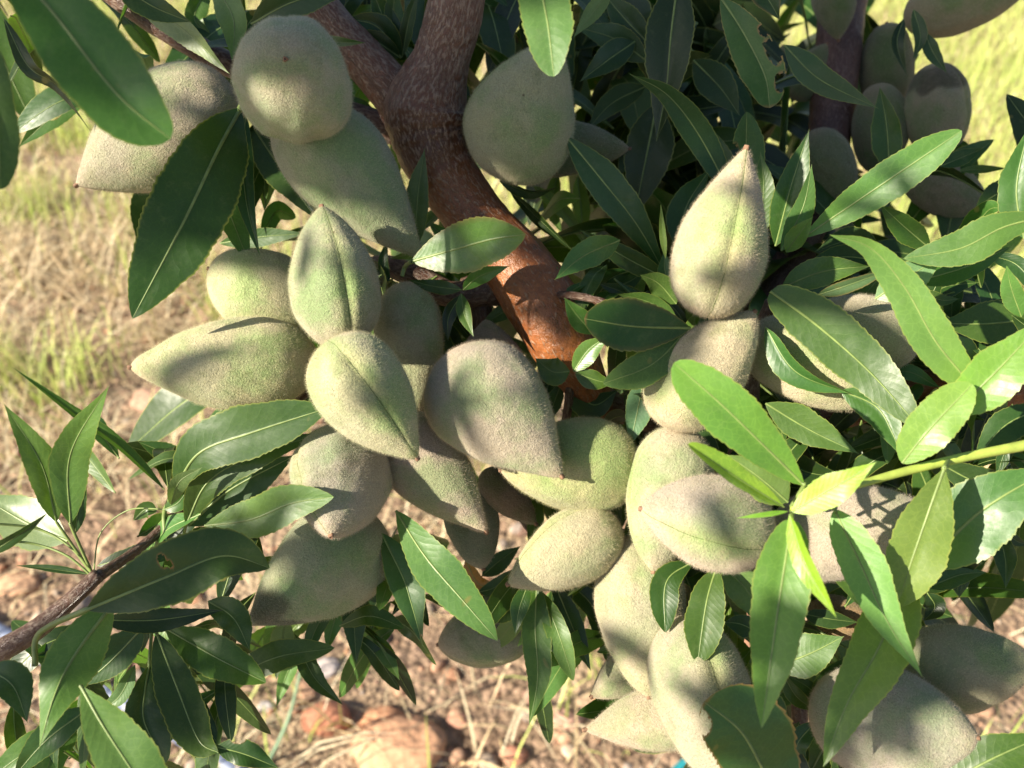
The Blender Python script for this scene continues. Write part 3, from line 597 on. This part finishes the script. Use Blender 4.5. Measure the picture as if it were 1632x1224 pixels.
A([(884,930),(912,998),(942,1070)],48,'d',(24,23.4)); A([(928,925),(955,990),(972,1068)],36,'d',25); A([(880,995),(872,1060),(886,1110)],26,'d',25)
A([(908,925),(890,955),(873,988)],44,'d',24); A([(900,925),(940,960),(965,1010)],40,'d',24.8)
A([(768,918),(795,895),(830,870)],36,'k',26); A([(762,944),(790,935),(824,903)],28,'d',25.5); A([(742,892),(765,932),(804,928)],34,'br',26,wave=.3,roll=20)
A([(835,962),(790,978),(762,974)],40,'d',25.2)
A([(1104,895),(1062,928),(1060,1008)],54,'d',(21.2,20.6),tip=.7)
# centre
A([(988,383),(930,408),(884,446)],54,'l',(22.4,21.8)); A([(1100,523),(1010,520),(931,508)],92,'d',(20.8,19.9),tip=.55,fold=7,brown=.2)
A([(1094,528),(1040,580),(961,612)],64,'l',(21,20.4),tip=.7); A([(947,532),(922,505),(899,474)],42,'l',(23.2,22.8))
A([(908,592),(880,592),(853,571)],52,'m',23); A([(914,592),(938,558),(972,533)],42,'l',(22.4,22)); A([(917,594),(950,606),(978,612)],36,'m',22.4)
A([(906,604),(945,645),(985,622)],66,'d',24.4); A([(1027,602),(1016,655),(1004,712)],50,'p',(22.8,22.6)); A([(895,610),(880,650),(870,680)],30,'d',24.8)
A([(735,468),(740,500),(755,537)],28,'m',(22.8,22.4),twist=60); A([(738,462),(765,440),(812,424)],30,'l',(22.6,22),roll=20)
A([(736,462),(690,456),(650,446)],26,'d',(23,23.4)); A([(735,470),(715,505),(714,545)],26,'k',23.2)
A([(618,455),(590,430),(552,408)],24,'d',24.5); A([(620,450),(610,420),(618,380)],20,'d',24.5); A([(700,480),(730,560),(800,600)],40,'k',26)
A([(1076,502),(1030,480),(982,468)],30,'l',(22.4,22)); A([(1078,484),(1050,452),(1020,438)],46,'l',(22.4,22)); A([(1082,470),(1062,440),(1058,400)],40,'m',23)
A([(1060,512),(1000,470),(950,450)],40,'d',24); A([(960,460),(1000,450),(1030,430)],36,'d',24.5)
# right middle
A([(1228,464),(1305,521),(1388,595),(1466,682)],94,'m',(20.4,19.4),tip=.62,base=.42,fold=9)
A([(1220,522),(1268,592),(1356,628)],48,'m',(21,20.4),roll=30,fold=26); A([(1340,622),(1396,648),(1422,690),(1437,730)],64,'m',(20.6,19.8),fold=20,twist=-40)
A([(1552,618),(1492,545),(1442,458),(1388,396),(1322,374)],80,'y',(18.4,18),fold=14,base=.5,tip=.95)
A([(1438,738),(1478,688),(1550,612)],82,'y',(18.1,17.6),base=.6,tip=.5,fold=8); A([(1515,660),(1580,600),(1670,505)],92,'y',(18.2,17.6),fold=10)
A([(1282,774),(1215,708),(1150,645),(1074,578)],98,'y',(17.4,16.9),tip=.5,fold=9,pet=[(1262,808)])
A([(1250,808),(1182,766),(1096,708)],48,'b',(17.3,16.6),roll=25,fold=30,tip=.5); A([(1256,800),(1212,762),(1158,724)],76,'l',18.6)
A([(1262,816),(1312,786),(1350,765),(1397,736)],58,'b',(17.1,16.4),fold=12)
A([(1220,643),(1290,685),(1369,723)],64,'m',(21.4,20.8)); A([(1246,458),(1310,433),(1388,424)],54,'m',(22,21.4)); A([(1303,470),(1350,455),(1424,428)],26,'u',(20.8,20.2),brown=.5,roll=30)
A([(1395,476),(1450,440),(1505,406)],64,'p',(20.4,19.8)); A([(1455,450),(1540,425),(1614,392)],48,'m',(20.8,20.4)); A([(1650,508),(1570,516),(1496,515)],78,'m',22,fold=8)
A([(1628,505),(1612,460),(1604,422)],38,'l',(20.2,19.8)); A([(1466,463),(1500,478),(1529,476)],24,'m',22); A([(1460,500),(1500,460),(1560,450)],50,'d',23.5); A([(1600,540),(1540,555),(1480,560)],44,'d',23.5)
A([(1470,905),(1545,830),(1600,790),(1690,740)],128,'l',(19,18.2),fold=8)
A([(1506,745),(1484,805),(1462,868),(1428,968)],100,'y',(17.7,17.9),roll=-14,base=1.0,tip=.7,fold=14,pet=[(1512,735)])
A([(1440,925),(1404,1025),(1352,1118),(1312,1222)],104,'y',(18.4,17.6),fold=12,base=.45,tip=.9)
A([(1330,812),(1370,895),(1414,990),(1471,1080)],80,'y',(17.8,16.9),fold=12,base=.7,pet=[(1310,790)])
A([(1262,828),(1250,905),(1236,1000),(1214,1160)],104,'y',(16.9,15.9),fold=12,tip=.85,base=.55,pet=[(1262,812)])
A([(1258,820),(1284,900),(1334,986)],42,'b',(16.7,16),roll=30,fold=24); A([(1256,815),(1214,821),(1172,826)],10,'b',17)
A([(1142,903),(1126,960),(1112,1056)],72,'m',(20.6,19.8),tip=.6,fold=9); A([(1148,898),(1190,940),(1228,1004)],66,'l',21)
A([(1206,1006),(1178,994),(1152,992)],42,'d',20.9); A([(1280,978),(1320,986),(1368,992)],34,'d',22.5); A([(1236,1062),(1290,1042),(1345,1014)],74,'l',(20.6,20.2))
A([(1292,1112),(1325,1080),(1372,1038)],38,'m',21); A([(1248,1074),(1270,1110),(1302,1134)],32,'m',21.5); A([(1180,1100),(1220,1130),(1255,1180)],70,'m',20.2)
A([(1262,1310),(1218,1230),(1180,1165),(1122,1118)],152,'m',(18.6,18),tip=.42,fold=8,brown=.8,holes=((.93,.7,.06,.35),))
A([(1500,1255),(1580,1210),(1675,1168)],90,'m',(18.6,18.2)); A([(1478,1245),(1510,1202),(1533,1163)],42,'m',20); A([(1300,1150),(1270,1190),(1290,1230)],40,'d',22)
A([(1478,936),(1530,916),(1573,912)],40,'m',21.4); A([(1590,846),(1602,890),(1603,938)],40,'d',(22,21.6)); A([(1542,888),(1536,920),(1528,954)],24,'d',22); A([(1598,842),(1620,862),(1640,868)],20,'d',22)
A([(1478,945),(1490,968),(1472,990)],40,'k',22.5); A([(1660,650),(1600,680),(1550,740)],60,'d',20.6); A([(1500,740),(1560,770),(1640,790)],60,'d',21.5)
A([(1100,660),(1140,700),(1150,760)],46,'d',23.5); A([(1200,700),(1280,750),(1350,760)],60,'d',22.6); A([(1560,600),(1600,575),(1650,570)],50,'d',21)

# dense inner foliage behind, seen through the gaps: twigs of leaves
def spray(x, y, d, n, col, L=(.035, .062), droop=.5, spread=1.0):
    c = at(x, y, d / 100); out = []
    ax = nrm(rng.normal(0, 1, 3) * [1, 1, .5] + [0, 0, -droop])
    for i in range(n):
        di = nrm(ax * .5 + rng.normal(0, .6, 3) * spread + [0, 0, -droop * .3]); l = rng.uniform(*L)
        p0 = c + rng.normal(0, .008, 3); p1 = p0 + di * l * .5 + [0, 0, .003]; p2 = p0 + di * l + [0, 0, -.008 * rng.random()]
        up = nrm(np.array([0, 0, 1]) + rng.normal(0, .6, 3))
        out.append(leaf_geo([p0, p1, p2], 0, col, camspace=False, hw=(l * rng.uniform(.11, .15), up), nu=36, nv=5, fold=14, serr=.02, tip=.8))
    return out
stuffgeo = []
def small(x0, x1, y0, y1, d0, d1, n):
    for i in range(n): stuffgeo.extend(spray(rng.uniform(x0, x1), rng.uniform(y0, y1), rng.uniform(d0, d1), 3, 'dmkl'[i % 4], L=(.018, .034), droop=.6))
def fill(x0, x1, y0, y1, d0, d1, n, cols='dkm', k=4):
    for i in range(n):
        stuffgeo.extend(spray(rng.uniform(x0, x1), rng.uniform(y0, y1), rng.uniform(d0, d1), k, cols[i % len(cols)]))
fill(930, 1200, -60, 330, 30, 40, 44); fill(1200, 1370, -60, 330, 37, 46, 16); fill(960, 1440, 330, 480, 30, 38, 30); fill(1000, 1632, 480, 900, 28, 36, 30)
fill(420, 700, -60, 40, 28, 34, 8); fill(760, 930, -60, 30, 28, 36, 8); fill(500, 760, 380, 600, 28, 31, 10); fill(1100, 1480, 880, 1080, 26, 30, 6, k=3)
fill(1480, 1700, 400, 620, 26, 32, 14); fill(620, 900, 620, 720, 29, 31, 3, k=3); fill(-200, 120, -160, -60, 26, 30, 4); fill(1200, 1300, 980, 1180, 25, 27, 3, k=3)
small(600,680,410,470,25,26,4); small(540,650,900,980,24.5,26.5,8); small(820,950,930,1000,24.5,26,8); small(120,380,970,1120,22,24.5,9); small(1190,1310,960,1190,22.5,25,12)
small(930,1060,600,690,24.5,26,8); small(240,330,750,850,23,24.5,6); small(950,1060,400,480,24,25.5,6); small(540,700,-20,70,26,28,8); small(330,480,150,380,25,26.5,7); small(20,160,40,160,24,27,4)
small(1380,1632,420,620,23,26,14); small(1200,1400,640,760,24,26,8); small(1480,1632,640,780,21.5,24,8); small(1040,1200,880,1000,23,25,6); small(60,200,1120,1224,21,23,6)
# unseen outer crown leaves added toward the sun, above and left, to shade the tree
rc = np.random.default_rng(21)
KEEP = [at(720, 390, .21), at(780, 390, .207), at(680, 410, .22), at(860, 500, .242), at(890, 540, .242), at(830, 450, .24), at(800, 400, .24), at(850, 470, .235), at(900, 570, .235), at(1370, 318, .21), at(1450, 264, .206)] + [at(a, b, .217) for a, b in ((400,460),(370,440),(300,590),(400,550),(490,420),(520,500),(560,640),(620,680),(730,600),(740,680),(850,745),(490,760),(560,830),(660,700),(700,790),(650,500),(860,890),(930,870),
        (1110,400),(1150,450),(1130,560),(1040,740),(1120,850),(1180,800),(1000,920),(1080,1050),(960,1160),(160,280),(330,150),(300,230),(720,390),(860,500),(890,540),(990,580),(960,720),(1300,600),(1380,540),(700,950),(500,930),
        (1240,960),(1180,680),(1400,900),(1330,1150),(1500,640),(1420,470),(1330,520),(1420,310),(1540,390),(90,700),(50,720),(430,820),(420,700),(100,1080),(200,1190),(1560,830),(540,300))]
def shade_leaves(x, y, d, s, n=1, L=.08, jit=.012, free=False):
    rng = rc
    for _ in range(n):
        c = at(x, y, d / 100) + SUN * s + rng.normal(0, jit, 3)
        di = nrm(np.cross(SUN, rng.normal(0, 1, 3)) + SUN * rng.normal(0, .2)); up = nrm(SUN + rng.normal(0, .35, 3)); l = L * rng.uniform(.8, 1.2)
        if not free:
            bad = False
            for K_ in KEEP:
                q = K_ - c; q = q - np.dot(q, SUN) * SUN; a_ = abs(np.dot(q, nrm(di - np.dot(di, SUN) * SUN))); b_ = math.sqrt(max(0, q @ q - a_ * a_))
                if a_ < l * .5 + .008 and b_ < l * .14 + .008: bad = True; break
            if bad: continue
        stuffgeo.append(leaf_geo([c - di * l / 2, c + [0, 0, .004], c + di * l / 2], 0, 'm', camspace=False, hw=(l * .14, up), nu=30, nv=5, fold=10, serr=.02))
for i in range(420):
    x = rc.uniform(330, 1660); yy = rc.uniform(-260, 330) if x > 900 else rc.uniform(-260, 230)
    shade_leaves(x, yy, 24 if x < 950 else 29, rc.uniform(.72, 1.05), L=.068)
for (x, y, d, n, L) in ((440,120,21,4,.035),(500,80,21,4,.035),(560,250,23,3,.03),(620,340,23,2,.02),(830,150,23.5,6,.035),(840,230,23.5,5,.03),(700,120,24,5,.04),(720,280,25,4,.035),(640,120,25,3,.04),(770,400,25,1,.025),
                     (560,420,21.6,1,.022),(640,590,20.3,1,.016),(450,610,22.6,1,.018),(800,640,21.2,1,.022),(870,690,21.2,1,.016),(60,0,14.4,5,.045),(150,100,14.4,3,.03),(0,200,15,3,.035),(1190,420,20.4,1,.02),(1400,1120,20,3,.025),(1530,1060,21,4,.035),
                     (1180,1190,18.4,4,.03),(1010,515,20.3,4,.025),(250,930,19.3,3,.035),(370,900,19.3,3,.03),(250,1090,21,2,.03),(330,1060,21,2,.03),(430,985,22.4,2,.02),(1350,560,22,1,.025),(300,380,22,4,.035),(330,260,22,4,.03),(1010,1040,22,2,.022),
                     (870,1020,24,3,.03),(580,1000,24,3,.03),(1450,360,22,2,.02),(1200,820,19.8,1,.018),(940,760,22.6,1,.016)):
    shade_leaves(x, y, d, rc.uniform(.5, .66), n, L * 1.1, .004, True)  # small unseen leaves, each added sunward to shade one chosen spot
tubep = [at(100, 80, 26) + SUN * .66, at(500, 60, 26) + SUN * .67, at(900, 20, 26) + SUN * .68, at(1400, 60, 28) + SUN * .7, at(2000, 200, 30) + SUN * .66, at(2900, 700, 34) + SUN * .5, np.array([.62, .95, .35]), np.array([.55, .98, -.05])]
def wtube(name, P, r0, r1, m, nv=20):
    Q = catmull(P, 60); T = nrm(np.gradient(Q, axis=0)); N = nrm(np.cross(T, [.1, .9, .3])); B = np.cross(T, N); ph = np.linspace(0, 2 * math.pi, nv, endpoint=False)
    rr = np.linspace(r0, r1, 60)[:, None, None]
    V = (Q[:, None] + (N[:, None] * np.cos(ph)[None, :, None] + B[:, None] * np.sin(ph)[None, :, None]) * rr).reshape(-1, 3)
    U, W_ = np.meshgrid(np.linspace(0, 1, 60), ph * .01, indexing='ij')
    return build(name, V, [grid_faces(60, nv, True)], [m], uv=np.stack([U.ravel(), W_.ravel()], 1), parent=tree, origin=Q[0])
wtube('branch', tubep, .004, .028, M_BARKG)
wtube('trunk', [np.array([.10, .78, -.05]), np.array([.12, .62, .15]), np.array([.14, .42, .36]), at(1130, 640, .29), at(1050, 700, .28)], .035, .010, M_BARKG, 32)

def emit(name, geo, origin, kind=None):
    V, F, mi, uv, tn, sco = geo
    o = build(name, V, [F], [M_LEAF, M_PET], mi, uv, tn, tree, origin)
    a = o.data.attributes.new('scorch', 'FLOAT', 'POINT'); a.data.foreach_set('value', np.asarray(sco, np.float32))
    if kind: o['kind'] = kind
    return o
leaves.sort(key=lambda q: -q[0])
for ar, geo, lab in leaves[:100]: emit('leaf', geo, geo[0][0])
rest = [g_ for _, g_, _ in leaves[100:]] + stuffgeo
off = 0; VV, FF, MM, UU, TT, SS = [], [], [], [], [], []
for V, F, mi, uv, tn, sco in rest:
    VV.append(V); FF.append(F + off); MM.append(mi); UU.append(uv); TT.append(tn); SS.append(sco); off += len(V)
emit('foliage', (np.vstack(VV), np.vstack(FF), np.concatenate(MM), np.vstack(UU), np.vstack(TT), np.concatenate(SS)), VV[0][0], 'stuff')

# ---------------- ground ----------------
def gh(x, y): return .018 * noise.noise(Vector((x * 2.1, y * 2.1, 0))) + .007 * noise.noise(Vector((x * 9, y * 9, 3)))
def onground(x, y):
    dv = MC @ nrm(atc(x, y, 1)); t = CAMH / -dv[2]; p = np.array([0, 0, CAMH]) + dv * t
    for _ in range(3): t = (CAMH - gh(p[0], p[1])) / -dv[2]; p = np.array([0, 0, CAMH]) + dv * t
    return p
def soil():
    m, t, P, O = mat('soil_dry'); g = G(t); pos = g.n('ShaderNodeNewGeometry').outputs['Position']
    n1 = g.noise(pos, 6, 5, .6); n2 = g.noise(pos, 60, 5, .7)
    v = g.n('ShaderNodeTexVoronoi'); v.inputs['Scale'].default_value = 130; t.links.new(pos, v.inputs['Vector'])
    c = g.mix(g.ramp(n2, .35, .65), (.11, .066, .040), (.31, .215, .14)); c = g.mix(g.ramp(n1, .48, .68), c, (.44, .33, .21))
    vc = g.n('ShaderNodeSeparateColor'); t.links.new(v.outputs['Color'], vc.inputs[0])
    c = g.mix(g.ramp(vc.outputs[0], .55, .95, 0.0, .7), c, (.42, .28, .19))
    t.links.new(c, P.inputs['Base Color']); P.inputs['Roughness'].default_value = .95
    t.links.new(g.bump(g.math('ADD', n2, g.math('MULTIPLY', v.outputs['Distance'], -.8)), 1.0, .006), P.inputs['Normal']); return m
xs = np.concatenate([[-60, -25, -10, -5], np.linspace(-3, 3, 150), [5, 10, 25, 60]]); ys = np.concatenate([[-40, -15, -5], np.linspace(-1, 5, 150), [8, 15, 30, 80]])
gv = np.array([(x, y, gh(x, y)) for x in xs for y in ys])
tag(build('ground', gv, [grid_faces(len(xs), len(ys))[:, ::-1]], [soil()]), 'dry reddish stony soil under the tree', kind='structure')

def vcol(name, rough=.6, trans=.3):
    m, t, P, O = mat(name); g = G(t); c = g.n('ShaderNodeAttribute', attribute_name='tint').outputs['Color']
    pos = g.n('ShaderNodeNewGeometry').outputs['Position']; n = g.noise(pos, 150, 4)
    c2 = g.mix(1.0, c, g.mix(g.ramp(n, .3, .7), (.7, .7, .7), (1.2, 1.2, 1.2)), 'MULTIPLY'); t.links.new(c2, P.inputs['Base Color']); P.inputs['Roughness'].default_value = rough
    if trans:
        tr = g.n('ShaderNodeBsdfTranslucent'); t.links.new(c2, tr.inputs[0]); mx = g.n('ShaderNodeMixShader'); mx.inputs[0].default_value = trans
        t.links.new(P.outputs[0], mx.inputs[1]); t.links.new(tr.outputs[0], mx.inputs[2]); t.links.new(mx.outputs[0], O.inputs[0])
    else: t.links.new(g.bump(n, .6, .003), P.inputs['Normal'])
    return m
M_GR = vcol('grass_blade'); M_ST = vcol('stone', .85, 0)
def blades(name, X, Y, H, W_, lean, col, label):
    n = len(X); base = np.stack([X, Y, [gh(a, b) for a, b in zip(X, Y)]], 1); az = rng.uniform(0, 2 * math.pi, n)
    dr = np.stack([np.cos(az), np.sin(az), np.zeros(n)], 1); sd = np.stack([-np.sin(az + rng.normal(0, .6, n)), np.cos(az), np.zeros(n)], 1); sd = nrm(sd)
    pts = []
    for k, t in enumerate((0, .35, .7, 1)):
        a = lean * (.45 + .75 * t); p = base + dr * (H * t * np.sin(a))[:, None]; p[:, 2] += H * t * np.cos(a) + .001 + .004 * t
        wd = (W_ * (1 - .85 * t ** 1.5) / 2)[:, None]
        pts += [p - sd * wd, p + sd * wd] if t < 1 else [p]
    V = np.stack(pts, 1).reshape(-1, 3); i = np.arange(n)[:, None] * 7
    q = np.vstack([i + [0, 1, 3, 2], i + [2, 3, 5, 4]]); tr = i + [4, 5, 6]
    o = build(name, V, [q, tr], [M_GR], tint=np.repeat(col, 7, 0)); return tag(o, label, 'grass', kind='stuff')
def scatter(n, y0=.15, y1=4.2):
    y = y0 + (y1 - y0) * rng.random(n) ** 1.5; x = (rng.random(n) * 2 - 1) * (.42 + .72 * y); return x, y
def gn(x, y, s, o): return np.array([noise.noise(Vector((a * s, b * s, o))) for a, b in zip(x, y)])
def cover(x, y): return np.clip((y - .55) / .5, .07, 1)          # more bare soil towards the trunk
x, y = scatter(120000); m_ = rng.random(len(x)) < cover(x, y) * np.clip(.50 + gn(x, y, 6, 1) * 2.0 + (y - 1.2) * .4, .05, 1); x, y = x[m_], y[m_]; n = len(x)
mixv = rng.random((n, 1)); col = np.array([.72, .54, .30]) * (1 - mixv) + np.array([.90, .80, .56]) * mixv
blades('dry_grass', x, y, rng.uniform(.03, .13, n), rng.uniform(.0012, .0034, n), np.clip(rng.normal(1.15, .3, n), .1, 1.5), col * rng.uniform(.6, 1.1, (n, 1)), 'dry straw coloured grass lying over the soil')
x, y = scatter(120000); pr = np.clip(.20 + gn(x, y, 6, 9) * 2.0 + (y - 1.3) * .6 + x * .35 + np.clip(x, 0, 1) * .2, .03, 1) * cover(x, y); m_ = rng.random(len(x)) < pr; x, y = x[m_], y[m_]; n = len(x)
mixv = rng.random((n, 1)); col = np.array([.36, .50, .10]) * (1 - mixv) + np.array([.78, .82, .28]) * mixv
blades('green_grass', x, y, rng.uniform(.04, .13, n), rng.uniform(.0014, .003, n), np.clip(rng.normal(.4, .3, n), .02, 1.2), col, 'fresh yellow green grass growing among the straw')

y = rng.uniform(.55, 2.4, 700); x = rng.uniform(-1, 1, 700) * (.4 + .7 * y); n = 700
blades('straw', x, y, rng.uniform(.10, .24, n), rng.uniform(.0020, .0042, n), rng.uniform(1.2, 1.5, n), np.tile([.80, .62, .38], (n, 1)) * rng.uniform(.6, 1.1, (n, 1)), 'long pale dry stalks lying across the soil')
import bmesh
bm = bmesh.new(); bmesh.ops.create_icosphere(bm, subdivisions=2, radius=1); SV = np.array([v.co[:] for v in bm.verts]); SF = np.array([[v.index for v in f.verts] for f in bm.faces]); bm.free()
bm = bmesh.new(); bmesh.ops.create_icosphere(bm, subdivisions=5, radius=1); BV = np.array([v.co[:] for v in bm.verts]); BF = np.array([[v.index for v in f.verts] for f in bm.faces]); bm.free()
x, y = scatter(5200, .05, 2.6); n = len(x); sz = .002 + .009 * rng.random(n) ** 3
PV, PF, PC = [], [], []
cols = np.array([[.36, .19, .11], [.42, .25, .16], [.24, .14, .10], [.40, .31, .23], [.30, .24, .20]])
for i in range(n):
    s = sz[i] * np.array([rng.uniform(.8, 1.4), rng.uniform(.7, 1.1), rng.uniform(.5, .8)]); a = rng.uniform(0, 3.1); c, q = math.cos(a), math.sin(a)
    v = SV * (1 + .18 * np.sin(SV[:, [1, 2, 0]] * 3 + i)) * s; v = v @ np.array([[c, q, 0], [-q, c, 0], [0, 0, 1]])
    PV.append(v + [x[i], y[i], gh(x[i], y[i]) + s[2] * .4]); PF.append(SF + len(SV) * i); PC.append(np.tile(cols[rng.integers(5)] * rng.uniform(.8, 1.2), (len(SV), 1)))
tag(build('gravel', np.vstack(PV), [np.vstack(PF)], [M_ST], tint=np.vstack(PC)), 'small reddish and grey pebbles scattered over the soil', 'gravel', kind='stuff')
def stone(px_, py_, w_, h_, col, label, dz=.3):
    p = onground(px_, py_); d = np.linalg.norm(p - [0, 0, CAMH]); k = px(d) / 2; s = np.array([w_ * k, w_ * k * .7, h_ * k * .75]); sd = px_
    v = BV * np.array([[1 + .16 * noise.noise(Vector(b * 1.3) + Vector((sd, 0, 0))) + .06 * noise.noise(Vector(b * 4)) + .02 * noise.noise(Vector(b * 12))] for b in BV]) * s
    v += p + [0, 0, s[2] * dz]
    tag(build('stone', v, [BF], [M_ST], tint=np.tile(col, (len(v), 1)), origin=p), label, 'stone', 'stones on the soil under the tree')
stone(636, 1196, 138, 80, (.56, .31, .18), 'largest stone, orange brown and smooth, at the bottom edge')
stone(520, 1148, 72, 54, (.40, .17, .10), 'reddish stone up left of the largest stone')
stone(612, 1152, 64, 46, (.48, .24, .13), 'angular orange stone touching the top of the largest stone')
stone(520, 1066, 44, 34, (.42, .37, .36), 'round grey pink stone behind the drooping leaves')
stone(426, 1128, 26, 20, (.42, .38, .36), 'small grey stone left of the reddish one')
stone(820, 1205, 40, 30, (.46, .22, .14), 'small red stone between the straw at the bottom')
stone(730, 1150, 34, 24, (.42, .22, .15), 'small brown stone right of the largest stone')
stone(250, 640, 76, 34, (.42, .26, .18), 'flat brown stone among the straw below the leftmost almond')
stone(30, 935, 60, 40, (.50, .30, .18), 'orange stone at the left edge above the twig')
stone(905, 1150, 46, 34, (.44, .26, .19), 'reddish stone left of the bottom almond pointing left')
def gtube(name, pts, r, m, label, cat, lift=.5):
    P = [onground(a, b) + [0, 0, r * lift] for a, b in pts]; Q = catmull(P, 80); T = nrm(np.gradient(Q, axis=0)); N = nrm(np.cross(T, [0, 0, 1])); B = np.cross(N, T)
    ph = np.linspace(0, 2 * math.pi, 24, endpoint=False)
    V = (Q[:, None] + (N[:, None] * np.cos(ph)[None, :, None] + B[:, None] * np.sin(ph)[None, :, None]) * r).reshape(-1, 3)
    tag(build(name, V, [grid_faces(80, 24, True)], [m], origin=Q[0]), label, cat)
gtube('irrigation_pipe', [(-300,900),(-60,985),(60,1045),(190,1120),(310,1190),(480,1300),(700,1420)], .0085, M_PIPE, 'irrigation pipe with sky sheen painted bluish grey lying on the soil at lower left', 'pipe', 1.0)
gtube('plastic_strip', [(1072,1235),(1096,1214),(1110,1206)], .004, M_TEAL, 'short teal plastic piece on the soil at the bottom', 'plastic', 1.0)

gs0, gs1 = onground(428, 1215), at(480, 1068, .70)
V_ = catmull([gs0, (gs0 + gs1) / 2 + [.004, 0, 0], gs1], 30); ph = np.linspace(0, 2 * math.pi, 8, endpoint=False)
W_ = np.linspace(.0022, .0012, 30)[:, None]
tag(build('grass_stalk', np.stack([V_ + np.array([math.cos(p), math.sin(p), 0]) * W_ for p in ph], 1).reshape(-1, 3), [grid_faces(30, 8, True)], [plain('stalk_green', (.22, .34, .22), .5)], origin=gs0),
    'thick blue green grass stalk standing left of the reddish stone', 'grass stalk')
